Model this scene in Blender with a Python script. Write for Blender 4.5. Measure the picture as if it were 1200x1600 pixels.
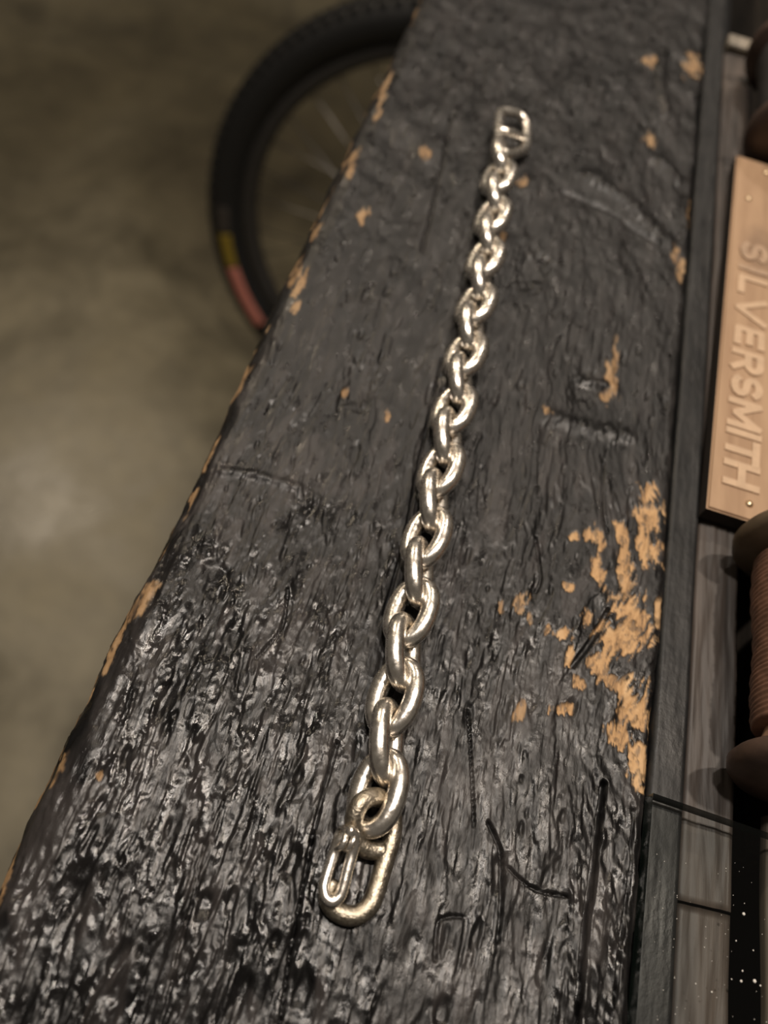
import bpy, bmesh, math, random
import numpy as np
from mathutils import Vector, Matrix

for o in list(bpy.data.objects):
    bpy.data.objects.remove(o, do_unlink=True)
scene = bpy.context.scene
COL = scene.collection
random.seed(7)

# ------------------------------------------------------------------ camera
FPX = 1290.0
ROLL = math.atan2(597, 1949)
DEP = math.atan2(math.hypot(597, 1949), FPX)
CAMH = 0.13
FWD = Vector((0, math.cos(DEP), -math.sin(DEP)))
UP0 = Vector((0, math.sin(DEP), math.cos(DEP)))
RT0 = Vector((1, 0, 0))
IR = math.cos(ROLL) * RT0 + math.sin(ROLL) * UP0
IU = -math.sin(ROLL) * RT0 + math.cos(ROLL) * UP0
CP = Vector((0, 0, CAMH))
cam_d = bpy.data.cameras.new('camera')
cam = bpy.data.objects.new('camera', cam_d)
COL.objects.link(cam)
m3 = Matrix((IR, IU, -FWD)).transposed()
cam.matrix_world = Matrix.Translation(CP) @ m3.to_4x4()
cam_d.sensor_fit = 'VERTICAL'
cam_d.sensor_height = 36.0
cam_d.sensor_width = 27.0
cam_d.lens = 36.0 * FPX / 1600.0
cam_d.clip_start = 0.005
cam_d.clip_end = 50
cam_d.dof.use_dof = True
cam_d.dof.focus_distance = 0.131
cam_d.dof.aperture_fstop = 13.0
scene.camera = cam

def at(x, y, z=0.0):
    """point at height z (metres) seen at photograph position x, y"""
    d = FWD + (x - 600) / FPX * IR + (800 - y) / FPX * IU
    return CP + d * ((z - CAMH) / d.z)

# ------------------------------------------------------------------ light
world = bpy.data.worlds.new('world')
scene.world = world
world.use_nodes = True
bg = world.node_tree.nodes['Background']
bg.inputs['Color'].default_value = (1.0, 0.87, 0.72, 1)
bg.inputs['Strength'].default_value = 0.10

def lamp(name, loc, target, power, radius, color, angle=70, blend=.6):
    d = bpy.data.lights.new(name, 'SPOT')
    d.energy = power
    d.shadow_soft_size = radius
    d.color = color
    d.spot_size = math.radians(angle)
    d.spot_blend = blend
    o = bpy.data.objects.new(name, d)
    COL.objects.link(o)
    o.location = loc
    o.rotation_euler = (Vector(target) - Vector(loc)).to_track_quat('-Z', 'Y').to_euler()
    return o

WARM = (1.0, 0.86, 0.72)
lamp('spot_key', (0.40, 0.42, 1.55), (0.02, 0.10, 0), 50, 0.035, WARM)
lamp('spot_overhead', (-0.20, 0.30, 1.60), (0.0, 0.05, 0), 62, 0.040, (1.0, 0.90, 0.80))
lamp('spot_far', (0.10, 1.75, 1.60), (0.0, 0.3, 0), 30, 0.045, WARM)
lamp('spot_floor', (-1.46, 1.80, 1.59), (-0.6, 0.9, -1.01), 70, 0.07, (1.0, 0.83, 0.62), 100, .8)

vs = scene.view_settings
vs.view_transform = 'Standard'
vs.look = 'None'
vs.exposure = 0.0
vs.gamma = 1.0
vs.use_curve_mapping = False

# ------------------------------------------------------------------ helpers
def tag(o, label=None, cat=None, group=None, kind=None):
    if label: o['label'] = label
    if cat: o['category'] = cat
    if group: o['group'] = group
    if kind: o['kind'] = kind
    return o

def empty(name, loc=(0, 0, 0)):
    o = bpy.data.objects.new(name, None)
    o.empty_display_size = 0.02
    COL.objects.link(o)
    o.location = loc
    return o

def link(name, me, mat=None, parent=None, smooth=True):
    o = bpy.data.objects.new(name, me)
    COL.objects.link(o)
    if mat and not me.materials:
        me.materials.append(mat)
    if smooth and len(me.polygons):
        me.polygons.foreach_set('use_smooth', [True] * len(me.polygons))
    if parent:
        o.parent = parent
        # children are written in world coordinates: undo the parent's offset
        off = Vector((0, 0, 0)); p = parent
        while p:
            off += p.location; p = p.parent
        o.location = -off
    return o

def mesh(name, verts, faces):
    me = bpy.data.meshes.new(name)
    me.from_pydata([tuple(v) for v in verts], [], faces)
    me.update()
    return me

def grid_mesh(name, P, close_u=False, close_v=False):
    """P: (rows, cols, 3) numpy array"""
    n, m = P.shape[:2]
    idx = np.arange(n * m).reshape(n, m)
    if close_u: idx = np.concatenate([idx, idx[:1]], 0)
    if close_v: idx = np.concatenate([idx, idx[:, :1]], 1)
    q = np.stack([idx[:-1, :-1], idx[:-1, 1:], idx[1:, 1:], idx[1:, :-1]], -1).reshape(-1, 4)
    me = bpy.data.meshes.new(name)
    me.vertices.add(n * m)
    me.vertices.foreach_set('co', P.reshape(-1).astype(np.float32))
    k = len(q)
    me.loops.add(k * 4)
    me.loops.foreach_set('vertex_index', q.reshape(-1).astype(np.int32))
    me.polygons.add(k)
    me.polygons.foreach_set('loop_start', np.arange(0, k * 4, 4, dtype=np.int32))
    me.update(calc_edges=True)
    return me

def box_bm(bm, x0, x1, y0, y1, z0, z1, bevel=0.0, seg=2):
    vs_ = [bm.verts.new(c) for c in ((x0, y0, z0), (x1, y0, z0), (x1, y1, z0), (x0, y1, z0),
                                    (x0, y0, z1), (x1, y0, z1), (x1, y1, z1), (x0, y1, z1))]
    fs = [bm.faces.new([vs_[i] for i in f]) for f in ((3, 2, 1, 0), (4, 5, 6, 7), (0, 1, 5, 4), (1, 2, 6, 5), (2, 3, 7, 6), (3, 0, 4, 7))]
    if bevel:
        es = list({e for f in fs for e in f.edges})
        bmesh.ops.bevel(bm, geom=es, offset=bevel, segments=seg, affect='EDGES', profile=.5)

def box(name, x0, x1, y0, y1, z0, z1, mat, parent=None, bevel=.0005):
    bm = bmesh.new()
    box_bm(bm, x0, x1, y0, y1, z0, z1, bevel)
    me = bpy.data.meshes.new(name)
    bm.to_mesh(me); bm.free()
    return link(name, me, mat, parent, smooth=False)

def catmull(pts, n=10, closed=False):
    pts = [np.array(p, float) for p in pts]
    out = []
    N = len(pts)
    for i in range(N if closed else N - 1):
        if closed:
            p0, p1, p2, p3 = pts[(i - 1) % N], pts[i], pts[(i + 1) % N], pts[(i + 2) % N]
        else:
            p0, p1, p2, p3 = pts[max(i - 1, 0)], pts[i], pts[i + 1], pts[min(i + 2, N - 1)]
        for k in range(n):
            t = k / n
            out.append(.5 * ((2 * p1) + (-p0 + p2) * t + (2 * p0 - 5 * p1 + 4 * p2 - p3) * t * t + (-p0 + 3 * p1 - 3 * p2 + p3) * t ** 3))
    if not closed: out.append(pts[-1])
    return np.array(out)

def tube_mesh(name, path, r, seg=16, closed=False, round_ends=True):
    path = np.array(path, float)
    n = len(path)
    rr = np.full(n, r) if np.isscalar(r) else np.array(r, float)
    if not closed and round_ends:
        a, b = path[0], path[-1]
        da = (path[0] - path[1]); da /= np.linalg.norm(da)
        db = (path[-1] - path[-2]); db /= np.linalg.norm(db)
        th = [math.radians(x) for x in (25, 50, 70, 86)]
        pre = [a + da * rr[0] * .6 * math.sin(t) for t in th][::-1]
        prr = [rr[0] * math.cos(t) for t in th][::-1]
        post = [b + db * rr[-1] * .6 * math.sin(t) for t in th]
        por = [rr[-1] * math.cos(t) for t in th]
        path = np.array(pre + list(path) + post)
        rr = np.array(prr + list(rr) + por)
        n = len(path)
    if closed:
        tan = np.roll(path, -1, 0) - np.roll(path, 1, 0)
    else:
        tan = np.gradient(path, axis=0)
    tan /= np.linalg.norm(tan, axis=1)[:, None]
    nrm = np.cross(tan[0], [0.3, 0.2, 1.0]); nrm /= np.linalg.norm(nrm)
    P = np.zeros((n, seg, 3))
    frames = []
    for i in range(n):
        nrm = nrm - tan[i] * np.dot(nrm, tan[i]); nrm /= np.linalg.norm(nrm)
        frames.append(nrm.copy())
    twist = 0.0
    if closed:
        last = frames[-1] - tan[0] * np.dot(frames[-1], tan[0]); last /= np.linalg.norm(last)
        b0 = np.cross(tan[0], frames[0])
        twist = math.atan2(np.dot(last, b0), np.dot(last, frames[0]))
    ang = np.linspace(0, 2 * math.pi, seg, endpoint=False)
    for i in range(n):
        b = np.cross(tan[i], frames[i])
        a2 = ang - twist * i / n
        P[i] = path[i] + rr[i] * (np.cos(a2)[:, None] * frames[i] + np.sin(a2)[:, None] * b)
    me = grid_mesh(name, P, close_u=closed, close_v=True)
    if not closed:
        bm = bmesh.new(); bm.from_mesh(me)
        bm.verts.ensure_lookup_table()
        bm.faces.new([bm.verts[k] for k in range(seg)][::-1])
        bm.faces.new([bm.verts[(n - 1) * seg + k] for k in range(seg)])
        bm.to_mesh(me); bm.free()
    return me

def lathe_mesh(name, prof, seg=48, axis='y'):
    """prof: list of (radius, along); revolve about the y axis through the origin"""
    a = np.linspace(0, 2 * math.pi, seg, endpoint=False)
    P = np.zeros((len(prof), seg, 3))
    for i, (r, y) in enumerate(prof):
        P[i, :, 0] = r * np.cos(a); P[i, :, 1] = y; P[i, :, 2] = r * np.sin(a)
    return grid_mesh(name, P, close_v=True)

# --- noise (numpy gradient noise)
def _hash(ix, iy, seed):
    h = (ix.astype(np.int64) * 374761393 + iy.astype(np.int64) * 668265263 + seed * 1442695041) & 0xFFFFFFFF
    h = ((h ^ (h >> 13)) * 1274126177) & 0xFFFFFFFF
    h = h ^ (h >> 16)
    return (h & 0xFFFF) / 65535.0 * 2 * np.pi

def perlin(x, y, seed=0):
    ix = np.floor(x); iy = np.floor(y)
    fx = x - ix; fy = y - iy
    u = fx * fx * fx * (fx * (fx * 6 - 15) + 10); v = fy * fy * fy * (fy * (fy * 6 - 15) + 10)
    def g(a, b):
        t = _hash(ix + a, iy + b, seed)
        return np.cos(t) * (fx - a) + np.sin(t) * (fy - b)
    n0 = g(0, 0) * (1 - u) + g(1, 0) * u
    n1 = g(0, 1) * (1 - u) + g(1, 1) * u
    return (n0 * (1 - v) + n1 * v) * 1.5

def fbm(x, y, seed, oct=3):
    s = 0; a = 1.0
    for k in range(oct):
        s = s + a * perlin(x * 2 ** k, y * 2 ** k, seed + 17 * k); a *= .5
    return s

def sstep(a, b, x):
    t = np.clip((x - a) / (b - a), 0, 1)
    return t * t * (3 - 2 * t)

# ------------------------------------------------------------------ materials
class NT:
    def __init__(self, name):
        self.m = bpy.data.materials.new(name); self.m.use_nodes = True
        self.t = self.m.node_tree; self.b = self.t.nodes['Principled BSDF']
    def n(self, typ, **kw):
        nd = self.t.nodes.new(typ)
        for k, v in kw.items():
            if k.startswith('i_'): nd.inputs[k[2:].replace('_', ' ')].default_value = v
            else: setattr(nd, k, v)
        return nd
    def l(self, a, b): self.t.links.new(a, b)
    def coord(self, scale=(1, 1, 1)):
        c = self.n('ShaderNodeTexCoord'); mp = self.n('ShaderNodeMapping')
        mp.inputs['Scale'].default_value = scale
        self.l(c.outputs['Object'], mp.inputs['Vector'])
        return mp.outputs['Vector']
    def noise(self, vec, scale, detail=4, rough=.55, dist=0):
        nd = self.n('ShaderNodeTexNoise'); nd.inputs['Scale'].default_value = scale
        nd.inputs['Detail'].default_value = detail; nd.inputs['Roughness'].default_value = rough
        nd.inputs['Distortion'].default_value = dist
        self.l(vec, nd.inputs['Vector']); return nd.outputs['Fac']
    def ramp(self, fac, stops):
        r = self.n('ShaderNodeValToRGB'); e = r.color_ramp.elements
        while len(e) < len(stops): e.new(.5)
        for k, (p, c) in enumerate(stops):
            e[k].position = p; e[k].color = (*c, 1) if len(c) == 3 else c
        self.l(fac, r.inputs['Fac']); return r.outputs['Color']
    def mix(self, fac, a, b, mode='MIX'):
        x = self.n('ShaderNodeMix', data_type='RGBA', blend_type=mode)
        for s, v in ((0, fac), (6, a), (7, b)):
            if hasattr(v, 'is_output'): self.l(v, x.inputs[s])
            else: x.inputs[s].default_value = v if s == 0 else (*v, 1)
        return x.outputs[2]
    def bump(self, h, strength, dist, prev=None):
        b = self.n('ShaderNodeBump'); b.inputs['Strength'].default_value = strength
        b.inputs['Distance'].default_value = dist
        self.l(h, b.inputs['Height'])
        if prev: self.l(prev, b.inputs['Normal'])
        return b.outputs['Normal']
    def mathn(self, op, a, b=None):
        x = self.n('ShaderNodeMath', operation=op)
        for s, v in ((0, a), (1, b)):
            if v is None: continue
            if hasattr(v, 'is_output'): self.l(v, x.inputs[s])
            else: x.inputs[s].default_value = v
        return x.outputs[0]

def set_in(m, **kw):
    for k, v in kw.items():
        m.b.inputs[k.replace('_', ' ')].default_value = v

def mat_char():
    m = NT('charred_wood')
    v = m.coord((1, .22, 1)); v2 = m.coord((1, .5, 1))
    n1 = m.noise(v, 260, 6, .6, .3)
    n2 = m.noise(v2, 60, 4, .55)
    base = m.ramp(n1, [(.30, (.002, .002, .0022)), (.55, (.0095, .0093, .0095)), (.75, (.034, .032, .031))])
    tone = m.ramp(n2, [(.35, (.55, .55, .56)), (.7, (1.25, 1.15, 1.1))])
    base = m.mix(1.0, base, tone, 'MULTIPLY')
    at1 = m.n('ShaderNodeAttribute', attribute_name='bare')
    at2 = m.n('ShaderNodeAttribute', attribute_name='ash')
    ash = m.mix(m.mathn('MULTIPLY', at2.outputs['Fac'], .75), base, (.037, .033, .032))
    nw = m.noise(m.coord((1, .3, 1)), 330, 6, .68, .6)
    tan = m.ramp(nw, [(.3, (.10, .058, .030)), (.47, (.47, .285, .135)), (.75, (.66, .45, .25))])
    col = m.mix(at1.outputs['Fac'], ash, tan)
    m.l(col, m.b.inputs['Base Color'])
    rg = m.ramp(m.noise(v2, 420, 5, .6), [(.38, (.11, .11, .11)), (.62, (.38, .38, .38))])
    at3 = m.n('ShaderNodeAttribute', attribute_name='gloss')
    rm = m.ramp(m.noise(v2, 420, 5, .6), [(.32, (.24, .24, .24)), (.60, (.55, .55, .55))])
    rg = m.mix(at3.outputs['Fac'], rm, rg)
    rg = m.mix(at1.outputs['Fac'], rg, (.75, .75, .75))
    m.l(rg, m.b.inputs['Roughness'])
    set_in(m, Specular_IOR_Level=.38)
    h1 = m.noise(m.coord((1, .16, 1)), 2300, 5, .68, .2)
    h2 = m.noise(m.coord((1, .5, 1)), 900, 4, .6)
    nb = m.bump(h2, .42, .0003)
    nb = m.bump(h1, .33, .0002, nb)
    m.l(nb, m.b.inputs['Normal'])
    return m.m

def mat_plank(name, dark, lightc, sc=220):
    m = NT(name)
    v = m.coord((1, .07, 1))
    n1 = m.noise(v, sc, 6, .62, .5)
    n2 = m.noise(m.coord((1, .3, 1)), 70, 3, .5)
    c = m.ramp(n1, [(.3, dark), (.58, tuple((a + b) / 2 for a, b in zip(dark, lightc))), (.78, lightc)])
    c = m.mix(1.0, c, m.ramp(n2, [(.3, (.6, .6, .62)), (.7, (1.2, 1.15, 1.08))]), 'MULTIPLY')
    m.l(c, m.b.inputs['Base Color'])
    set_in(m, Roughness=.55)
    m.l(m.bump(n1, .5, .0005), m.b.inputs['Normal'])
    return m.m

def mat_strip():
    m = NT('black_paint')
    v = m.coord((1, .5, 1))
    n1 = m.noise(v, 300, 4, .6)
    c = m.ramp(n1, [(.35, (.008, .0085, .009)), (.7, (.021, .0205, .020))])
    m.l(c, m.b.inputs['Base Color'])
    set_in(m, Specular_IOR_Level=.3)
    rg = m.ramp(m.noise(v, 120, 4), [(.3, (.34, .34, .34)), (.7, (.55, .55, .55))])
    m.l(rg, m.b.inputs['Roughness'])
    m.l(m.bump(m.noise(m.coord((1, .6, 1)), 900, 4), .35, .0003), m.b.inputs['Normal'])
    return m.m

def mat_silver():
    m = NT('silver')
    v = m.coord()
    n1 = m.noise(v, 500, 4, .6)
    c = m.ramp(n1, [(.3, (.76, .70, .62)), (.65, (.93, .88, .81))])
    m.l(c, m.b.inputs['Base Color'])
    set_in(m, Metallic=1.0)
    rg = m.ramp(m.noise(v, 900, 4), [(.3, (.20, .20, .20)), (.7, (.34, .34, .34))])
    m.l(rg, m.b.inputs['Roughness'])
    m.l(m.bump(m.noise(v, 700, 3), .22, .0003), m.b.inputs['Normal'])
    return m.m

def mat_old_silver():
    m = NT('tarnished_silver')
    v = m.coord()
    n1 = m.noise(v, 900, 5, .65)
    c = m.ramp(n1, [(.3, (.27, .235, .18)), (.65, (.56, .50, .41))])
    m.l(c, m.b.inputs['Base Color'])
    set_in(m, Metallic=1.0)
    rg = m.ramp(m.noise(v, 1600, 4), [(.3, (.28, .28, .28)), (.7, (.45, .45, .45))])
    m.l(rg, m.b.inputs['Roughness'])
    m.l(m.bump(m.noise(v, 2600, 3), .55, .00025), m.b.inputs['Normal'])
    return m.m

def mat_floor():
    m = NT('polished_concrete')
    v = m.coord()
    n1 = m.noise(v, 1.6, 5, .55, .6)
    n2 = m.noise(v, 6.5, 6, .6, .4)
    n3 = m.noise(v, 38, 5, .6)
    c = m.ramp(n1, [(.34, (.085, .071, .041)), (.5, (.130, .112, .068)), (.66, (.185, .163, .108))])
    c = m.mix(1.0, c, m.ramp(n2, [(.3, (.62, .62, .62)), (.5, (1, 1, 1)), (.72, (1.28, 1.27, 1.24))]), 'MULTIPLY')
    c = m.mix(.5, c, m.ramp(n3, [(.3, (.75, .75, .75)), (.7, (1.2, 1.2, 1.2))]), 'MULTIPLY')
    m.l(c, m.b.inputs['Base Color'])
    rg = m.ramp(n2, [(.3, (.28, .28, .28)), (.7, (.48, .48, .48))])
    m.l(rg, m.b.inputs['Roughness'])
    m.l(m.bump(n3, .15, .004), m.b.inputs['Normal'])
    return m.m

def mat_plain(name, col, rough=.5, metal=0.0, var=.25, scale=200, bump=.0):
    m = NT(name)
    n1 = m.noise(m.coord(), scale, 4, .6)
    lo = tuple(c * (1 - var) for c in col); hi = tuple(min(1, c * (1 + var)) for c in col)
    m.l(m.ramp(n1, [(.3, lo), (.7, hi)]), m.b.inputs['Base Color'])
    set_in(m, Roughness=rough, Metallic=metal)
    if bump: m.l(m.bump(n1, .4, bump), m.b.inputs['Normal'])
    return m.m

def mat_plaque():
    m = NT('plaque_wood')
    v = m.coord((1, .10, 1))
    n1 = m.noise(v, 240, 5, .6, .3)
    c = m.ramp(n1, [(.3, (.28, .17, .095)), (.6, (.38, .245, .145)), (.8, (.43, .29, .18))])
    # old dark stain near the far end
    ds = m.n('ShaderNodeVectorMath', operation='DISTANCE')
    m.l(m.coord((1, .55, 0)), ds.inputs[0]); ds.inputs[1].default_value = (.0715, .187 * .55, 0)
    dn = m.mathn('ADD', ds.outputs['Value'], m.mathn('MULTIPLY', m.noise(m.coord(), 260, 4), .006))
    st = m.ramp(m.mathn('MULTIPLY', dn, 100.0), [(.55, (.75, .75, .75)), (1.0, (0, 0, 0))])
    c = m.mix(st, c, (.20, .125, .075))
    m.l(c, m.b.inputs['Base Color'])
    set_in(m, Roughness=.6)
    m.l(m.bump(n1, .2, .0002), m.b.inputs['Normal'])
    return m.m

def mat_glass():
    m = NT('clear_glass')
    t = m.t; t.nodes.remove(m.b)
    out = [n for n in t.nodes if n.type == 'OUTPUT_MATERIAL'][0]
    tr = m.n('ShaderNodeBsdfTransparent'); tr.inputs['Color'].default_value = (.95, .96, .955, 1)
    gl = m.n('ShaderNodeBsdfGlossy'); gl.inputs['Roughness'].default_value = .04
    fr = m.n('ShaderNodeFresnel'); fr.inputs['IOR'].default_value = 1.5
    mx = m.n('ShaderNodeMixShader')
    ge = m.n('ShaderNodeNewGeometry')
    fk = m.mathn('MULTIPLY', fr.outputs[0], m.mathn('SUBTRACT', 1.0, ge.outputs['Backfacing']))
    m.l(fk, mx.inputs[0]); m.l(tr.outputs[0], mx.inputs[1]); m.l(gl.outputs[0], mx.inputs[2])
    m.l(mx.outputs[0], out.inputs['Surface'])
    return m.m

M = dict(
    char=mat_char(), strip=mat_strip(), silver=mat_silver(), old=mat_old_silver(), floor=mat_floor(),
    plank=mat_plank('weathered_plank', (.018, .015, .0135), (.10, .078, .064)),
    plank2=mat_plank('grey_plank', (.03, .027, .024), (.15, .125, .10)),
    pale=mat_plank('pale_batten', (.16, .14, .11), (.36, .32, .26)),
    black=mat_plain('gap_black', (.006, .006, .006), .8),  # black puts the shade of the deep gap into the colour
    leg=mat_plank('leg_timber', (.02, .017, .015), (.07, .056, .048)),
    rubber=mat_plain('tyre_rubber', (.010, .010, .010), .62, scale=120),
    rim=mat_plain('rim_black', (.034, .032, .030), .35),
    steel=mat_plain('spoke_steel', (.32, .31, .29), .4, 1.0),
    yellow=mat_plain('label_yellow', (.27, .19, .02), .55, scale=300),
    red=mat_plain('label_red', (.60, .22, .17), .55, scale=300),
    dull=mat_plain('label_grey', (.05, .042, .036), .6, scale=300),
    plaque=mat_plaque(), letter=mat_plain('letter_wood', (.49, .34, .22), .6, var=.12, scale=300),
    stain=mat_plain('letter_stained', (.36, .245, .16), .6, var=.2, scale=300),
    side_shade=mat_plain('plaque_side_shade', (.018, .012, .008), .7, scale=300),  # dark plaque sides: the shadow along the edge put into the colour
    pin=mat_plain('pin_brass', (.75, .58, .38), .3, 1.0),
    spool=mat_plain('spool_wood', (.10, .072, .043), .5, scale=260, bump=.0003),
    spool_dark=mat_plain('spool_wood_dark', (.070, .043, .031), .5, scale=260, bump=.0003),
    spool_pale=mat_plain('spool_core', (.36, .22, .14), .55, scale=300),
    thread=mat_plain('brown_thread', (.20, .105, .068), .55, var=.4, scale=350, bump=.0002),
    thread2=mat_plain('grey_thread', (.05, .045, .042), .6, var=.3, scale=350),
    glass=mat_glass(), edge=mat_plain('glass_edge', (.006, .012, .010), .12, scale=50),
    dust=mat_plain('dust', (.6, .58, .54), .7),
)

# ------------------------------------------------------------------ floor
FZ = -1.01
me = mesh('floor', [(-5, -4, FZ), (5, -4, FZ), (5, 7, FZ), (-5, 7, FZ)], [(0, 1, 2, 3)])
fl = link('floor', me, M['floor'], smooth=False)
tag(fl, 'mottled olive brown polished concrete floor below the bench', 'floor', kind='structure')

# ------------------------------------------------------------------ bench
bench = empty('display_bench', (0, 0, FZ))
tag(bench, 'long bench topped with a thick charred black timber beam and narrow planks', 'bench')

def build_beam():
    Y = []
    y = -260.0
    while y < 1150:
        Y.append(y)
        if y < -32: st = 4.0 if y < -40 else 1.0
        elif y < 60: st = .23
        elif y < 330: st = .23 * (1 + (y - 60) / 68)
        else: st = 5.0
        y += st
    Y.append(1150.0)
    Y = np.array(Y)
    xl, xr, rl, rr_ = -36.0, 54.3, 5.5, 1.6
    prof = []   # s, x, z, nx, nz
    q = math.pi / 2
    nside = 22
    for k in range(nside):
        z = -60 + (60 - rl) * k / nside
        prof.append((xl + rl - rl * q - (-rl - z), xl, z, -1, 0))
    for k in range(26):
        a = q * k / 26
        prof.append((xl + rl - rl * (q - a), xl + rl - rl * math.cos(a), -rl + rl * math.sin(a), -math.cos(a), math.sin(a)))
    xs = np.arange(xl + rl, xr - rr_, .23)
    for x in xs: prof.append((x, x, 0, 0, 1))
    for k in range(10):
        a = q * k / 9
        prof.append((xr - rr_ + rr_ * a, xr - rr_ + rr_ * math.sin(a), -rr_ + rr_ * math.cos(a), math.sin(a), math.cos(a)))
    for z in (-4, -8, -15, -30, -60): prof.append((xr - rr_ + rr_ * q - z - rr_, xr, z, 1, 0))
    prof = np.array(prof)
    S1 = prof[:, 0]
    S, YY = np.meshgrid(S1, Y)
    # domain warp: grain bends around the knot near the right edge
    kn = at(985, 1010) * 1000
    dk = np.hypot((S - kn.x) / 16, (YY - kn.y) / 34)
    warp = 7.0 * np.exp(-dk ** 2 * .9) * np.tanh((YY - kn.y) / 15) * -1
    gx = S + 1.6 * perlin(S / 14, YY / 30, 1) + .5 * perlin(S / 4, YY / 9, 2) + warp
    H = .55 * perlin(S / 30, YY / 55, 3) + .28 * perlin(S / 11, YY / 20, 4)
    gloss = .26 * sstep(150, 60, YY) + .08 + .66 * sstep(.15, .85, sstep(34, -12, S) * sstep(100, 25, YY) + .5 * fbm(S / 9, YY / 18, 13, 2))
    gloss = np.clip(gloss + .3 * sstep(60, 20, YY) * sstep(30, 50, S), 0, 1)
    amp = (.30 + .75 * gloss) * (1 - .35 * sstep(80, 150, YY))
    rough = sstep(-.35, .35, perlin(S / 16, YY / 22, 12))
    pl = fbm(gx / 2.6, YY / 17, 5, 3)
    st1 = sstep(-.30, .22, pl)
    H += .24 * (.35 + .65 * gloss) * st1
    pl2 = fbm(gx / 8, YY / 30, 6, 4) + .25 * perlin(gx / .7, YY / 5, 16)
    H += .26 * (.55 + .45 * gloss) * sstep(.02, .13, pl2)
    # fibres running with the grain, broken into short lengths
    brk = sstep(-.25, .25, perlin(gx / 1.4, YY / 5, 17))
    f1 = 1 - 2.4 * np.abs(perlin(gx / .75, YY / 7.5, 7))
    f2 = 1 - 2.2 * np.abs(perlin(gx / 1.5, YY / 13, 8))
    f3 = perlin(gx / .42, YY / 3.2, 18)
    H += .045 * perlin(gx / .5, YY / 1.5, 23) * sstep(120, 60, YY)
    H += amp * ((.04 + .10 * rough) * f1 * (.35 + .65 * brk) + .10 * f2 + (.03 + .05 * rough) * f3)
    H += amp * (.06 * perlin(S / .75, YY / 1.3, 10) + .11 * perlin(S / 1.9, YY / 3.6, 11))
    # flakes lifted at their near end
    saw = (YY / 5.5 + 1.3 * perlin(gx / 1.6, YY / 9, 19) + 3 * perlin(gx / 2.2, gx * 0 + 2.2, 20)) % 1.0
    H += .16 * amp * (1 - saw) * sstep(0, .06, saw) * sstep(-.1, .25, perlin(gx / 3, YY / 10, 22))
    # diagonal saw marks beside the right hand crack
    dm = sstep(42.5, 44, S) * sstep(52, 46, YY) * sstep(54.5, 53, S)
    H += dm * .11 * (np.sin((S * .75 + YY * .62) * 2.3 + 1.8 * perlin(S / 3, YY / 5, 14)) + .4)
    # far half: broad scorched scales lying across the grain
    far = sstep(110, 190, YY)
    H += far * .42 * fbm((S + YY * .5) / 9, (YY - S * .5) / 16, 15, 4)
    # shallow oval pits with smooth floors
    rng = random.Random(3)
    def pit(px, py, rx, ry, dep, sk=0.0):
        i0, i1 = np.searchsorted(Y, [py - 1.6 * ry, py + 1.6 * ry]); j0, j1 = np.searchsorted(S1, [px - 1.8 * rx - abs(sk) * ry, px + 1.8 * rx + abs(sk) * ry])
        if i1 <= i0 or j1 <= j0: return
        s = S[i0:i1, j0:j1]; yy = YY[i0:i1, j0:j1]
        r = np.hypot((s - px - sk * (yy - py)) / rx, (yy - py) / ry) + .35 * perlin(s / 1.1, yy / 2.4, 21)
        t = sstep(1.15, .30, r)
        b = H[i0:i1, j0:j1]
        flo = b.mean() - dep
        H[i0:i1, j0:j1] = b * (1 - t) + (flo + .2 * (b - b.mean())) * t
    for k in range(230):
        py = rng.uniform(-10, 150); px = rng.uniform(-33, 53)
        f = rng.random() ** 2
        pit(px, py, .28 + .9 * f, .8 + 2.8 * f, rng.uniform(.15, .45), rng.uniform(-.12, .12))
    for (x, y, a, b) in ((465, 1215, .75, 1.6), (322, 1412, 1.6, 2.2), (470, 1545, 1.5, 2.8), (455, 1345, 1.2, 3.0), (120, 1410, 1.1, 3.0),
                         (535, 1400, .9, 1.5), (780, 1360, 1.3, 3.4), (690, 1580, 1.6, 2.0), (430, 1470, .8, 1.3), (375, 1555, 1.4, 3.2),
                         (335, 900, 2.6, 4.5), (370, 985, 1.6, 5), (260, 1090, 1.2, 4), (560, 600, 4, 8), (915, 605, 4, 6), (830, 420, 5, 9)):
        p = at(x, y) * 1000
        pit(p.x, p.y, a, b, .65)
    # drying cracks
    def crack(pts, w, dep):
        P = [at(*p) * 1000 for p in pts]
        P = catmull([(p.x, p.y, 0) for p in P], 6)
        for a, b in zip(P[:-1], P[1:]):
            lo = min(a[1], b[1]) - 2 * w; hi = max(a[1], b[1]) + 2 * w
            i0, i1 = np.searchsorted(Y, [lo, hi]); j0, j1 = np.searchsorted(S1, [min(a[0], b[0]) - 4 * w - .6, max(a[0], b[0]) + 4 * w + .6])
            if i1 <= i0 or j1 <= j0: continue
            s = S[i0:i1, j0:j1]; yy = YY[i0:i1, j0:j1]
            d = b[:2] - a[:2]; L2 = d @ d + 1e-9
            t = np.clip(((s - a[0]) * d[0] + (yy - a[1]) * d[1]) / L2, 0, 1)
            dd = np.hypot(s - a[0] - t * d[0], yy - a[1] - t * d[1]) + .07 * perlin(s / .8, yy / 3.5, 31)
            C_ = -dep * sstep(w * 1.15, w * .45, dd)
            K[i0:i1, j0:j1] = np.minimum(K[i0:i1, j0:j1], C_)
    K = np.zeros_like(H)
    crack([(528, 1160), (512, 1215), (492, 1290), (470, 1400), (455, 1480), (437, 1600)], .26, 1.3)
    crack([(350, 1250), (318, 1330), (300, 1410), (262, 1560), (250, 1600)], .18, .8)
    crack([(945, 1225), (935, 1290), (925, 1380), (912, 1480), (903, 1600)], .55, 1.9)
    crack([(990, 1265), (984, 1360), (970, 1480), (960, 1570)], .20, 1.0)
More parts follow.
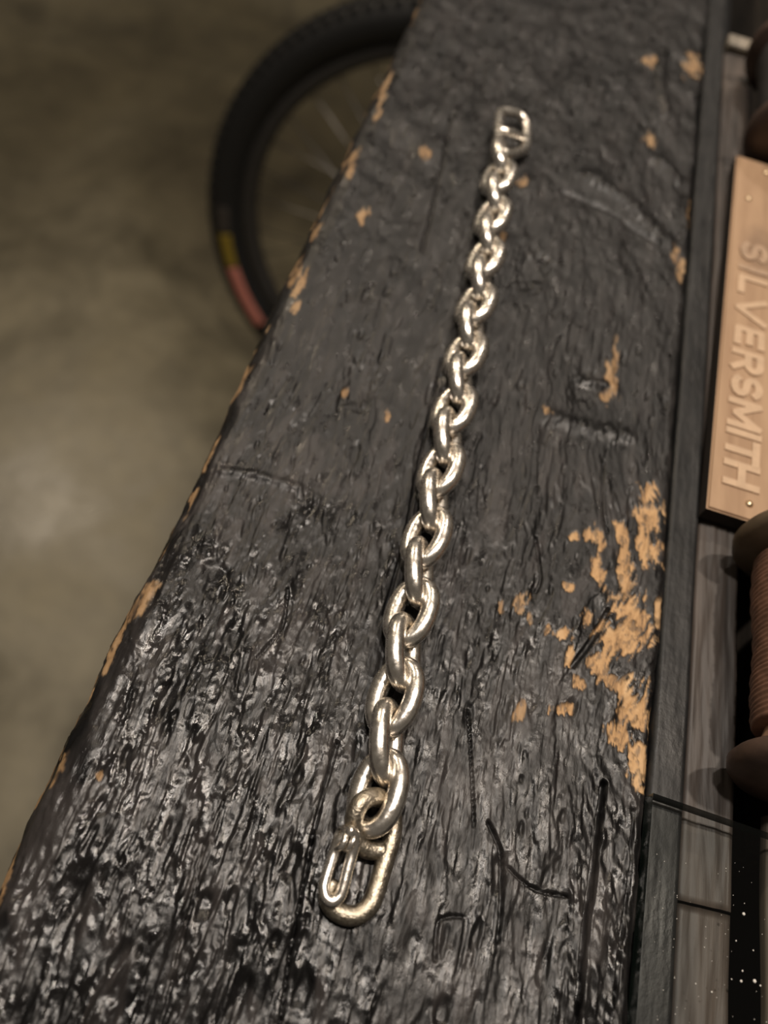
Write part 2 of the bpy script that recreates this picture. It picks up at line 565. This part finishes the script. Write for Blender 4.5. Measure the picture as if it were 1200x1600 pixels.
    crack([(733, 1110), (738, 1200), (742, 1290)], .18, .9)
    crack([(765, 1285), (785, 1340), (783, 1420), (780, 1470)], .32, 1.0)
    crack([(795, 1355), (815, 1375), (845, 1392), (885, 1400)], .25, .8)
    crack([(680, 1500), (684, 1445), (700, 1433), (722, 1432)], .28, .7)
    crack([(895, 1040), (925, 1000), (950, 955)], .55, 1.2)
    crack([(838, 840), (845, 900), (838, 925)], .3, .8)
    crack([(945, 720), (940, 790), (950, 830)], .3, .8)
    crack([(690, 560), (660, 700), (630, 850), (600, 960)], .3, .6)
    crack([(450, 920), (440, 980), (400, 1030)], .22, .8)
    crack([(660, 390), (690, 260), (705, 180)], .5, .6)
    crack([(880, 300), (950, 330), (1030, 380)], .8, .6)
    H += K
    # ridges that catch the light across the beam
    def ridge(pts, w, hgt):
        P = [at(*p) * 1000 for p in pts]
        for a, b in zip(P[:-1], P[1:]):
            i0, i1 = np.searchsorted(Y, [min(a.y, b.y) - 3 * w, max(a.y, b.y) + 3 * w])
            j0, j1 = np.searchsorted(S1, [min(a.x, b.x) - 3 * w, max(a.x, b.x) + 3 * w])
            if i1 <= i0 or j1 <= j0: continue
            s = S[i0:i1, j0:j1]; yy = YY[i0:i1, j0:j1]
            d = np.array([b.x - a.x, b.y - a.y]); L2 = d @ d + 1e-9
            t = np.clip(((s - a.x) * d[0] + (yy - a.y) * d[1]) / L2, 0, 1)
            dd = np.hypot(s - a.x - t * d[0], yy - a.y - t * d[1])
            G[i0:i1, j0:j1] = np.maximum(G[i0:i1, j0:j1], hgt * np.exp(-(dd / w) ** 2))
    G = np.zeros_like(H)
    ridge([(345, 733), (395, 738), (440, 752), (470, 762)], .9, .4)
    ridge([(860, 650), (920, 668), (985, 680)], 2.0, .7)
    ridge([(925, 280), (980, 315), (1040, 375)], 2.2, 1.2)
    ridge([(1030, 250), (1060, 280)], 2.2, 1.2)
    ridge([(1035, 80), (1030, 130), (1042, 180)], 1.6, 1.0)
    ridge([(905, 590), (960, 605)], 1.2, .8)
    H += G * (1 + .5 * perlin(S / 1.5, YY / 3, 33))
    # ---- bare wood where the char has flaked off (x, y, half width, half length in photo px; turned)
    bare = np.zeros_like(H)
    def flake(x, y, rx, ry, rot=0.0, top=1.0, z=0.0, amp=.68):
        c = at(x, y, z) * 1000
        ex = (at(x + 10, y, z) * 1000 - c) / 10; ey = (at(x, y + 10, z) * 1000 - c) / 10
        kx = ex.length; ky = ey.length
        RX, RY = rx * kx, ry * ky
        cr, sr = math.cos(rot), math.sin(rot)
        m = max(RX, RY) * 1.7
        i0, i1 = np.searchsorted(Y, [c.y - m, c.y + m]); j0, j1 = np.searchsorted(S1, [c.x - m, c.x + m])
        if i1 <= i0 or j1 <= j0: return
        s = S[i0:i1, j0:j1] - c.x; yy = YY[i0:i1, j0:j1] - c.y
        u = (s * cr + yy * sr) / RX; v = (-s * sr + yy * cr) / RY
        g = gx[i0:i1, j0:j1]; Yl = YY[i0:i1, j0:j1]
        nz = fbm(g / 1.7, Yl / 4.0, 41, 4) + .6 * fbm(g / .6, Yl / 3.0, 43, 3)
        r = np.hypot(u, v) + amp * nz
        bare[i0:i1, j0:j1] = np.maximum(bare[i0:i1, j0:j1], top * sstep(1.0, .66, r) * (1 - .55 * sstep(.22, .5, fbm(g / 1.1, Yl / 2.6, 45, 3))))
    R_ = [(1014, 800, 17, 42, 0), (1012, 860, 20, 26, .2), (975, 850, 9, 50, -.3), (930, 838, 13, 17, 0), (898, 836, 7, 11, 0),
          (934, 893, 10, 26, -.4), (888, 918, 10, 7, 0), (975, 900, 10, 45, -.1), (985, 955, 26, 28, -.3), (1000, 985, 28, 22, 0),
          (965, 1000, 28, 26, -.4), (935, 1040, 18, 24, -.3), (960, 1065, 22, 13, 0), (905, 1068, 9, 14, 0), (875, 990, 16, 11, -.2),
          (890, 1030, 7, 14, 0), (920, 965, 10, 14, .4), (994, 1110, 26, 42, -.2), (975, 1150, 24, 24, 0), (1000, 1185, 18, 36, -.2),
          (1002, 1215, 9, 22, 0), (1027, 970, 7, 26, 0), (814, 938, 12, 15, .3), (781, 950, 7, 13, 0), (827, 967, 6, 9, 0),
          (813, 1112, 10, 16, .3), (880, 1108, 16, 9, -.5), (957, 590, 9, 32, -.15), (962, 560, 5, 30, -.1), (950, 612, 9, 11, 0),
          (1083, 103, 12, 17, 0), (1015, 95, 8, 9, 0), (1018, 216, 7, 12, 0), (1081, 335, 5, 18, 0), (1058, 395, 6, 12, 0), (1064, 420, 6, 26, 0),
          (855, 642, 7, 8, 0), (814, 287, 7, 9, 0), (665, 240, 9, 8, 0), (785, 372, 7, 9, 0), (155, 1213, 6, 7, 0),
          (566, 336, 7, 14, 0), (470, 445, 6, 26, 0), (462, 482, 5, 12, 0), (606, 650, 5, 10, 0), (540, 608, 4, 9, 0)]
    for (x, y, a, b, r) in R_: flake(x, y, a * 1.08, b * 1.05, -r, .95 if (x > 850 and 700 < y < 1250) else .6)
    # worn arris on the left
    E_ = [(602, 130, 7, 20), (597, 158, 6, 12), (590, 180, 6, 12), (553, 245, 8, 14), (548, 272, 6, 15), (492, 362, 6, 16), (465, 430, 8, 22),
          (372, 600, 8, 16), (322, 700, 7, 28), (232, 930, 14, 30), (183, 990, 9, 34), (168, 1030, 8, 20), (98, 1190, 10, 20), (85, 1215, 8, 16)]
    for (x, y, a, b) in E_: flake(x, y, a * .95, b * 1.15, 0, .55, z=-.0008, amp=.45)
    edge = sstep(-34.2, -35.5, S) * sstep(-40.5, -38.5, S)
    bare = np.maximum(bare, .55 * edge * sstep(.30, .42, fbm(S / 3, YY / 11, 47, 3)))
    H -= .28 * bare * sstep(-30, -28, S)
    # ---- grey ash bloom on raised plates
    ash = sstep(.02, .3, fbm(gx / 7, YY / 16, 51, 3)) * (.35 + .65 * st1)
    ash = np.clip(ash + .6 * sstep(-24, -32, S) * sstep(70, 30, YY) * sstep(-.2, .2, perlin(S / 5, YY / 12, 52)), 0, 1)
    ash *= (1 - bare)
    ash *= 1 - .75 * sstep(80, 150, YY)
    # ends stay calm
    P = np.zeros(H.shape + (3,))
    edgew = .5 * perlin(YY / 22, YY * 0 + 3.3, 61) + .22 * perlin(YY / 6, YY * 0 + 7.1, 62)
    lside = sstep(-28, -35, S)
    P[..., 0] = prof[None, :, 1] + prof[None, :, 3] * H + edgew * lside
    P[..., 1] = YY
    P[..., 2] = prof[None, :, 2] + prof[None, :, 4] * H
    P[..., 2] -= .25
    P /= 1000
    me = grid_mesh('beam', P[:, ::-1])
    bm = bmesh.new(); bm.from_mesh(me); bm.verts.ensure_lookup_table()
    n, mm = P.shape[:2]
    bm.faces.new([bm.verts[k] for k in range(mm)])
    bm.faces.new([bm.verts[(n - 1) * mm + k] for k in range(mm)][::-1])
    bm.faces.new([bm.verts[0], bm.verts[(n - 1) * mm], bm.verts[n * mm - 1], bm.verts[mm - 1]])
    bm.to_mesh(me); bm.free()
    for nm, arr in (('bare', bare), ('ash', ash), ('gloss', gloss)):
        a = me.attributes.new(nm, 'FLOAT', 'POINT')
        a.data.foreach_set('value', arr[:, ::-1].reshape(-1).astype(np.float32))
    o = link('timber_beam', me, M['char'], bench)
    o['label'] = 'thick charred black timber beam with flaked tan patches'
build_beam()

def rough_plank(name, x0, x1, y0, y1, z0, z1, mat, seed, amp=.25, label=None, ny=None, end_skew=0.0):
    """a plank with a worn top and edges, in metres"""
    ny = ny or max(12, int((y1 - y0) / .0012))
    ys = np.linspace(y0, y1, ny) * 1000
    w = (x1 - x0) * 1000
    b = .8
    pr = [(0, z0 * 1000), (0, z1 * 1000 - b), (b * .3, z1 * 1000 - b * .3), (b, z1 * 1000)]
    pr += [(t, z1 * 1000) for t in np.linspace(b, w - b, 26)[1:-1]]
    pr += [(w - b, z1 * 1000), (w - b * .3, z1 * 1000 - b * .3), (w, z1 * 1000 - b), (w, z0 * 1000)]
    pr = np.array(pr)
    X = pr[None, :, 0] + x0 * 1000 + 0 * ys[:, None]; Z = pr[None, :, 1] + 0 * X; Yg = ys[:, None] + 0 * X
    nz = fbm(X / 1.6, Yg / 14, seed, 3) * amp * .5 + amp * perlin(X / 6, Yg / 30, seed + 5)
    top = (np.arange(len(pr)) > 0) & (np.arange(len(pr)) < len(pr) - 1)
    Z = Z + nz * top[None, :] - amp
    X = X + (perlin(Yg / 25, Yg * 0 + seed, seed + 9) * amp * .9) * np.where(np.arange(len(pr)) < 4, 1, np.where(np.arange(len(pr)) > len(pr) - 5, 1, 0))[None, :]
    Yg = Yg + end_skew * (X - x0 * 1000)
    P = np.stack([X, Yg, Z], -1) / 1000
    me = grid_mesh(name, P[:, ::-1])
    bm = bmesh.new(); bm.from_mesh(me); bm.verts.ensure_lookup_table()
    n, mm = P.shape[:2]
    bm.faces.new([bm.verts[k] for k in range(mm)])
    bm.faces.new([bm.verts[(n - 1) * mm + k] for k in range(mm)][::-1])
    bm.to_mesh(me); bm.free()
    o = link(name, me, mat, bench)
    if label: o['label'] = label
    return o

rough_plank('edging_strip', .0546, .0608, -.26, 1.15, -.05, -.0002, M['strip'], 71, .10, 'narrow smooth black painted strip')
rough_plank('plank', .0612, .0702, .0312, .2885, -.05, -.0015, M['plank'], 72, .30, 'dark weathered plank between strip and gap', end_skew=.06)
rough_plank('plank', .0612, .0702, -.26, .0308, -.05, -.0018, M['plank'], 73, .30, 'dark weathered plank under the glass', end_skew=.06)
rough_plank('plank', .0858, .125, .050, .62, -.05, -.0015, M['plank2'], 74, .30)
rough_plank('plank', .0762, .125, -.26, .0488, -.0042, -.0022, M['plank2'], 75, .45)
box('bearer', .092, .122, -.26, .0488, -.0501, -.0045, M['black'], bench)  # added to carry the thin plank; black keeps the gap dark
o = box('batten', .0614, .0712, .2892, .2960, -.05, .0012, M['pale'], bench, .0008)
o['label'] = 'pale grey wooden batten end'
box('gap_blackout', .0608, .125, -.26, 1.15, -.060, -.0502, M['black'], bench)  # added to close the gap from below, so it stays dark over the floor
for y in (-.2, .5, 1.06):
    box('crossbar', -.036, .125, y, y + .05, -.12, -.0602, M['leg'], bench, .002)
for (x, y) in ((-.020, -.2), (.085, -.2), (-.020, 1.06), (.085, 1.06)):
    box('leg', x, x + .04, y + .005, y + .045, FZ, -.1202, M['leg'], bench, .002)

# ------------------------------------------------------------------ bracelet
br = empty('chain_bracelet', tuple(at(650, 850, 0)))
tag(br, 'heavy silver oval link chain bracelet lying along the charred beam', 'bracelet')

def link_mesh():
    n = 56
    t = np.linspace(0, 2 * math.pi, n, endpoint=False)
    a, b, e = 3.1, 5.45, 2.2
    ct, st = np.cos(t), np.sin(t)
    x = a * np.sign(ct) * np.abs(ct) ** (2 / e); y = b * np.sign(st) * np.abs(st) ** (2 / e)
    # resample evenly
    p = np.stack([x, y], -1); pc = np.vstack([p, p[:1]])
    L = np.concatenate([[0], np.cumsum(np.linalg.norm(np.diff(pc, axis=0), axis=1))])
    s = np.linspace(0, L[-1], n, endpoint=False)
    x = np.interp(s, L, pc[:, 0]); y = np.interp(s, L, pc[:, 1])
    path = np.stack([x, y, 0 * x], -1) / 1000
    r = (1.50 + .10 * (np.abs(x) / a) ** 2) / 1000
    return tube_mesh('chain_link', path, r, 18, closed=True)

LM = link_mesh()
LM.materials.append(M['silver'])
AX = .0040
cpx = [(594, 1242), (612, 1095), (640, 967), (661.5, 844), (688, 752), (710, 664), (727, 569), (742, 478), (756, 407), (770, 344), (781, 279)]
cp = [at(x, y, AX) for x, y in cpx]
cy = np.array([c.y for c in cp]); cx = np.array([c.x for c in cp])
pf = np.polyfit(cy, cx, 3)
axis_x = lambda y: float(np.polyval(pf, y))
Y0 = cp[0].y + .0004
PITCH = (cp[-1].y - cp[0].y) / 20
rg = random.Random(5)
off = br.location
for k in range(22):
    y = Y0 + k * PITCH
    x = axis_x(y)
    dx = (axis_x(y + .002) - axis_x(y - .002)) / .004
    o = bpy.data.objects.new('chain_link', LM)
    COL.objects.link(o); o.parent = br
    tilt = math.radians(-32 + rg.uniform(-4, 4)) if k % 2 == 0 else math.radians(57 + rg.uniform(-4, 4))
    yaw = math.radians(-7 if k % 2 == 0 else 8)
    mat = Matrix.Rotation(-math.atan(dx) + yaw, 4, 'Z') @ Matrix.Rotation(math.radians(rg.uniform(-2, 2)), 4, 'X') @ Matrix.Rotation(tilt, 4, 'Y')
    mat.translation = Vector((x, y, AX + (.0 if k % 2 else -.0002))) - off
    o.matrix_local = mat
LM.polygons.foreach_set('use_smooth', [True] * len(LM.polygons))

def zz(x, y, z):      # detail view of the clasp -> table point
    return tuple(at(430 + x / 4, 1150 + y / 4, z / 1000))
bodyp = [(352, 925, 2.0), (330, 990, 1.9), (350, 1060, 1.8), (420, 1112, 1.7), (510, 1120, 1.7), (590, 1060, 1.7), (632, 960, 1.7), (665, 850, 1.7), (702, 730, 1.7),
         (732, 620, 1.7), (735, 500, 1.8), (705, 420, 2.6), (650, 385, 4.0), (590, 385, 5.2), (535, 420, 5.6), (500, 490, 5.2), (492, 560, 4.2), (510, 640, 3.0), (560, 700, 2.3), (620, 715, 1.9), (670, 715, 1.8)]
pth = catmull([zz(*p) for p in bodyp], 8)
clasp = link('clasp', tube_mesh('clasp', pth, .00140, 18), M['old'], br)
clasp['label'] = 'tarnished oval clasp with an eye at its top'
gp = [(440, 625, 5.0), (395, 660, 4.6), (372, 720, 4.0), (345, 800, 3.8), (320, 880, 3.8), (305, 950, 3.8), (318, 1010, 3.8), (360, 1035, 3.8), (405, 1000, 3.9), (430, 930, 4.1), (452, 840, 4.3), (480, 740, 4.6), (498, 670, 5.2), (490, 610, 6.0), (465, 590, 6.4)]
link('gate', tube_mesh('gate', catmull([zz(*p) for p in gp], 8), .00086, 14), M['silver'], clasp)
for (x, y) in ((408, 640), (462, 640)):
    c = np.array(zz(x, y, 4.6))
    t = np.linspace(0, 2 * math.pi, 24, endpoint=False)
    ring = np.stack([c[0] + .00055 * np.cos(t), c[1] + .0016 * np.sin(t), c[2] + .0017 * np.cos(t + .3)], -1)
    link('hinge_coil', tube_mesh('hinge_coil', ring, .00048, 10, closed=True), M['silver'], clasp)

def e8(x, y, z): return tuple(at(740 + x / 8.89, 150 + y / 8.89, z / 1000))
rp = [(385, 225, 4.0), (530, 228, 3.4), (650, 272, 2.6), (725, 390, 2.0), (738, 560, 1.9), (715, 730, 2.2), (600, 795, 3.4), (450, 800, 4.6), (365, 700, 5.0), (345, 540, 4.8), (350, 360, 4.5)]
er = link('end_ring', tube_mesh('end_ring', catmull([e8(*p) for p in rp], 8, True), .00122, 14, closed=True), M['silver'], br)
er['label'] = 'open oval end ring at the far end'
link('crossbar', tube_mesh('crossbar', catmull([e8(*p) for p in [(350, 470, 4.8), (440, 500, 4.9), (540, 525, 4.2), (640, 575, 2.6), (735, 600, 1.6)]], 8), .00122, 14), M['silver'], er)

# ------------------------------------------------------------------ bicycle wheel
WC = Vector((-.049, .963, -.681)); WY, WL = -.013, .162
wh = empty('bicycle_wheel', (WC.x, WC.y - .33 * math.sin(WL), FZ))
tag(wh, 'black bicycle wheel with knobbly tyre standing on the floor behind the bench', 'wheel')
e1 = Vector((math.cos(WY), math.sin(WY), 0)); nh = Vector((-math.sin(WY), math.cos(WY), 0))
e2 = math.cos(WL) * Vector((0, 0, 1)) + math.sin(WL) * nh
e3 = e1.cross(e2)      # points towards the camera side
def wp(r, a, k): return WC + r * (math.cos(a) * e1 + math.sin(a) * e2) + k * e3
def sweep(name, prof, mat, parent, a0=0, a1=2 * math.pi, seg=160, closed_prof=True):
    full = abs(a1 - a0 - 2 * math.pi) < 1e-6
    n = seg if full else seg + 1
    P = np.zeros((n, len(prof), 3))
    for i in range(n):
        a = a0 + (a1 - a0) * i / seg
        for j, (r, k) in enumerate(prof): P[i, j] = wp(r, a, k)
    me = grid_mesh(name, P, close_u=full, close_v=closed_prof)
    bm = bmesh.new(); bm.from_mesh(me)
    if not full and closed_prof:
        bm.verts.ensure_lookup_table(); m_ = len(prof)
        bm.faces.new([bm.verts[k] for k in range(m_)]); bm.faces.new([bm.verts[(n - 1) * m_ + k] for k in range(m_)])
    bmesh.ops.recalc_face_normals(bm, faces=bm.faces)
    bm.to_mesh(me); bm.free()
    return link(name, me, mat, parent)
RT, rt = .305, .026
tyre = sweep('tyre', [(RT + rt * math.cos(t), rt * math.sin(t)) for t in np.linspace(0, 2 * math.pi, 28, endpoint=False)], M['rubber'], wh)
bm = bmesh.new()
for k in range(110):
    for row, kk in enumerate((-.016, -.0055, .0055, .016)):
        a = 2 * math.pi * (k + .5 * (row % 2)) / 110
        w = .0042; da = .0052 / RT
        kr = math.sqrt(rt * rt - kk * kk)
        r0, r1 = RT + kr - .0015, RT + kr + .0028
        v = [bm.verts.new(wp(r, a + s * da, kk + q * w)) for r in (r0, r1) for (s, q) in ((-1, -1), (1, -1), (1, 1), (-1, 1))]
        for f in ((0, 1, 2, 3), (4, 5, 6, 7), (0, 1, 5, 4), (1, 2, 6, 5), (2, 3, 7, 6), (3, 0, 4, 7)): bm.faces.new([v[i] for i in f])
bmesh.ops.recalc_face_normals(bm, faces=bm.faces)
me = bpy.data.meshes.new('tread'); bm.to_mesh(me); bm.free()
tag(link('tread', me, M['rubber'], tyre, smooth=False), kind='stuff')
def wlabel(name, a0, a1, mat, lab):
    t0, t1 = math.radians(72), math.radians(112)
    pr = [(RT + (rt + .0006) * math.cos(t), (rt + .0006) * math.sin(t)) for t in np.linspace(t0, t1, 8)]
    pr += [(RT + (rt - .0006) * math.cos(t), (rt - .0006) * math.sin(t)) for t in np.linspace(t1, t0, 8)]
    o = sweep(name, pr, mat, tyre, math.radians(a0), math.radians(a1), 30)
    o['label'] = lab
wlabel('sidewall_label', 183, 190, M['dull'], 'faded grey tyre lettering')
wlabel('sidewall_label', 191, 201, M['yellow'], 'dull yellow tyre label')
wlabel('sidewall_label', 201.5, 221, M['red'], 'pinkish red tyre label')
sweep('rim', [(.284, .013), (.270, .013), (.262, .008), (.262, -.008), (.270, -.013), (.284, -.013)], M['rim'], wh)
def wtube(name, pts, r, mat, parent, seg=8):
    return link(name, tube_mesh(name, [tuple(p) for p in pts], r, seg, round_ends=False), mat, parent)
hub = wtube('hub', [wp(0, 0, -.05), wp(0, 0, -.034), wp(0, 0, -.0339), wp(0, 0, -.030), wp(0, 0, -.0299), wp(0, 0, .0299), wp(0, 0, .030), wp(0, 0, .0339), wp(0, 0, .034), wp(0, 0, .05)],
            [.006, .006, .028, .028, .016, .016, .028, .028, .006, .006], M['rim'], wh, 20)
for k in range(36):
    a = 2 * math.pi * k / 36
    sgn = 1 if k % 2 else -1
    lead = (1 if (k // 2) % 2 else -1) * math.radians(62)
    wtube('spoke', [wp(.264, a, sgn * .002), wp(.025, a + lead, sgn * .032)], .0011, M['steel'], wh, 6)

# ------------------------------------------------------------------ wooden plaque
pl = empty('wooden_plaque', (.075, .165, -.0012))
tag(pl, 'tan wooden plaque with raised capital lettering lying across the planks', 'sign')
PX0, PX1, PY0, PY1 = .0606, .106, .1035, .2255
sk = (.0644 - .0606) / (PY1 - PY0)          # turned slightly on the plank
def pv(u, v, z):      # u: from left edge, v: from near edge
    a = math.atan(sk)
    return (PX0 + u * math.cos(a) + v * math.sin(a), PY0 - u * math.sin(a) * .4 + v * math.cos(a), z)
PW, PL = .048, .1225
Z0, Z1 = -.0008, .0030
bm = bmesh.new()
ring0 = [bm.verts.new(pv(u, v, Z0)) for u, v in ((0, 0), (PW, 0), (PW, PL), (0, PL))]
ring1 = [bm.verts.new(pv(u, v, Z1)) for u, v in ((0, 0), (PW, 0), (PW, PL), (0, PL))]
bm.faces.new(ring0[::-1]); top = bm.faces.new(ring1)
for i in range(4): bm.faces.new([ring0[i], ring0[(i + 1) % 4], ring1[(i + 1) % 4], ring1[i]])
bmesh.ops.bevel(bm, geom=list(top.edges), offset=.0004, segments=2, affect='EDGES')
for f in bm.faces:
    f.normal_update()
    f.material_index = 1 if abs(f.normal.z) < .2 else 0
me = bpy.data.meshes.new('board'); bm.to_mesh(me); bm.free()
me.materials.append(M['plaque']); me.materials.append(M['side_shade'])
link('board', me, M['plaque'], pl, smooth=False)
# lettering: one raised mesh per letter, read from the far end to the near end
def arc(cx, cy, rx, ry, a0, a1, n=10):
    return [(cx + rx * math.cos(math.radians(a0 + (a1 - a0) * k / n)), cy + ry * math.sin(math.radians(a0 + (a1 - a0) * k / n))) for k in range(n + 1)]
GLYPH = {
    'I': [[(.5, 0), (.5, 1)]],
    'L': [[(.1, 1), (.1, .09), (1, .09)]],
    'V': [[(.08, 1), (.5, .04), (.92, 1)]],
    'E': [[(.95, .91), (.1, .91), (.1, .09), (.95, .09)], [(.1, .5), (.85, .5)]],
    'R': [[(.1, 0), (.1, .91), (.6, .91)] + arc(.6, .70, .30, .21, 90, -90) + [(.1, .49)], [(.5, .49), (.92, 0)]],
    'S': [arc(.5, .70, .38, .21, 20, 270) + arc(.5, .29, .38, .20, 90, -160)],
    'M': [[(.07, 0), (.07, .96), (.5, .2), (.93, .96), (.93, 0)]],
    'T': [[(.5, 0), (.5, .91)], [(0, .91), (1, .91)]],
    'H': [[(.1, 0), (.1, 1)], [(.9, 0), (.9, 1)], [(.1, .5), (.9, .5)]],
}
CAP = .0069
for c, yp, wpx in (('S', 392, 28), ('I', 419, 10), ('L', 445, 26), ('V', 484, 42), ('E', 527, 28), ('R', 566, 32), ('S', 606, 32), ('M', 650, 42), ('I', 680, 10), ('T', 708, 34), ('H', 746, 38)):
    va = at(1166, yp - wpx / 2, Z1).y - PY0; vb = at(1166, yp + wpx / 2, Z1).y - PY0
    wv = va - vb
    hw = .00085
    bm = bmesh.new()
    for li, line in enumerate(GLYPH[c]):
        q = [(x * wv, y * CAP) for x, y in line]
        for k, (p0, p1) in enumerate(zip(q[:-1], q[1:])):
            d = Vector((p1[0] - p0[0], p1[1] - p0[1])); L = d.length; d /= L; nn = Vector((-d.y, d.x))
            ext = hw * .55
            ring = []
            for z in (Z1 - .0002, Z1 + .00028 + .000008 * k + .00005 * li):
                for (t, sgn) in ((-ext, -1), (L + ext, -1), (L + ext, 1), (-ext, 1)):
                    a = p0[0] + d.x * t + nn.x * hw * sgn; b = p0[1] + d.y * t + nn.y * hw * sgn
                    ring.append(bm.verts.new(pv(.0030 + b, va - a, z)))
            for f in ((0, 1, 2, 3), (4, 5, 6, 7), (0, 1, 5, 4), (1, 2, 6, 5), (2, 3, 7, 6), (3, 0, 4, 7)): bm.faces.new([ring[i] for i in f])
    bmesh.ops.recalc_face_normals(bm, faces=bm.faces)
    me = bpy.data.meshes.new('letter'); bm.to_mesh(me); bm.free()
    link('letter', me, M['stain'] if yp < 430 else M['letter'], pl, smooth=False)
# raised border along the left and near edges
for k, (u, v) in enumerate(((.0085, .0040), (.0040, .1040), (.0085, .1180))):
    c = Vector(pv(u, v, Z1))
    prof = [(.00001, .0006), (.0005, .0005), (.0008, .0002), (.0009, -.0002)]
    P = np.zeros((len(prof), 16, 3)); a = np.linspace(0, 2 * math.pi, 16, endpoint=False)
    for i, (r, z) in enumerate(prof): P[i, :, 0] = c.x + r * np.cos(a); P[i, :, 1] = c.y + r * np.sin(a); P[i, :, 2] = c.z + z
    me = grid_mesh('pin', P[::-1], close_v=True)
    link('pin', me, M['pin'], pl)

# ------------------------------------------------------------------ thread spools
def spool(cx, cz, y0, y1, rf, rb, label, woods, thr, turns):
    s = empty('thread_spool', (cx, (y0 + y1) / 2, cz - rf))
    tag(s, label, 'spool', 'spools lying in the gap between the planks')
    def lath(name, prof, mat, seg=48):
        me = lathe_mesh(name, prof, seg)
        for v in me.vertices: v.co = v.co + Vector((cx, 0, cz))
        bm = bmesh.new(); bm.from_mesh(me); bmesh.ops.recalc_face_normals(bm, faces=bm.faces); bm.to_mesh(me); bm.free()
        return link(name, me, mat, s)
    th = .0052
    for (ya, d, wood) in ((y0, 1, woods[0]), (y1, -1, woods[1])):
        lath('flange', [(.0022, ya), (rf * .72, ya), (rf * .93, ya + d * .0007), (rf, ya + d * .0019), (rf, ya + d * .0034), (rf * .94, ya + d * .0042),
                        (rb * .98, ya + d * th), (rb * .7, ya + d * (th + .0012)), (.0022, ya + d * (th + .0012))], wood)
    lath('core', [(rb * .95, y0 + th), (rb * .80, y0 + th + .0045), (rb * .62, y1 - th - .003), (rb * .72, y1 - th)], M['spool_pale'])
    a, b = y0 + th + .0040, y1 - th - .0010
    pr = [(rb * .6, a - .0006)]
    for k in range(turns):
        for f in (0, .25, .5, .75):
            y = a + (b - a) * (k + f) / turns
            bul = .00012 * math.sin(k * 1.7) + .0002 * math.sin(k * .31)
            pr.append((rb + bul + .00035 * math.sin(math.pi * f), y))
    pr.append((rb * .6, b + .0004))
    lath('thread_winding', pr, thr)
    return s
spool(.0779, .0091, .0505, .0985, .0135, .0096, 'dark brown spool wound with reddish brown thread beside the glass plate', (M['spool_dark'], M['spool']), M['thread'], 34)
spool(.0779, .0091, .2290, .2780, .0135, .0096, 'dark blackish spool of grey thread beyond the wooden plaque', (M['spool_dark'], M['spool_dark']), M['thread2'], 24)

# ------------------------------------------------------------------ glass plate
g = empty('glass_plate', (.08, .02, 0))
tag(g, 'clear glass plate with dark edges lying over the strip and planks', 'glass plate')
GZ0, GZ1 = .0001, .0032
cs = [(.0538, -.16), (.125, -.16), (.125, .0420), (.0539, .0446)]
bm = bmesh.new()
lo = [bm.verts.new((x, y, GZ0)) for x, y in cs]; hi = [bm.verts.new((x, y, GZ1)) for x, y in cs]
bm.faces.new(lo[::-1]); bm.faces.new(hi)
side = [bm.faces.new([lo[i], lo[(i + 1) % 4], hi[(i + 1) % 4], hi[i]]) for i in range(4)]
for f in side: f.material_index = 1
me = bpy.data.meshes.new('pane'); bm.to_mesh(me); bm.free()
me.materials.append(M['glass']); me.materials.append(M['edge'])
link('pane', me, None, g, smooth=False)
bm = bmesh.new()
rg = random.Random(11)
spots = [(1162, 1428, .45), (1179, 1533, .5), (1158, 1533, .35), (1160, 1517, .25), (1150, 1470, .2), (1177, 1485, .2), (1143, 1530, .2), (1188, 1540, .25), (1087, 1537, .2), (1112, 1550, .25)]
spots += [(rg.uniform(1020, 1198), rg.uniform(1330, 1598), rg.uniform(.06, .14)) for _ in range(55)]
for (x, y, r) in spots:
    p = at(x, y, GZ1)
    mt = Matrix.Translation(p + Vector((0, 0, .00002))) @ Matrix.Diagonal((r * .001 * .6, r * .001 * .6, r * .0003, 1))
    bmesh.ops.create_icosphere(bm, subdivisions=1, radius=1.0, matrix=mt)
me = bpy.data.meshes.new('dust_specks'); bm.to_mesh(me); bm.free()
tag(link('dust_specks', me, M['dust'], g), kind='stuff')

bpy.context.view_layer.update()
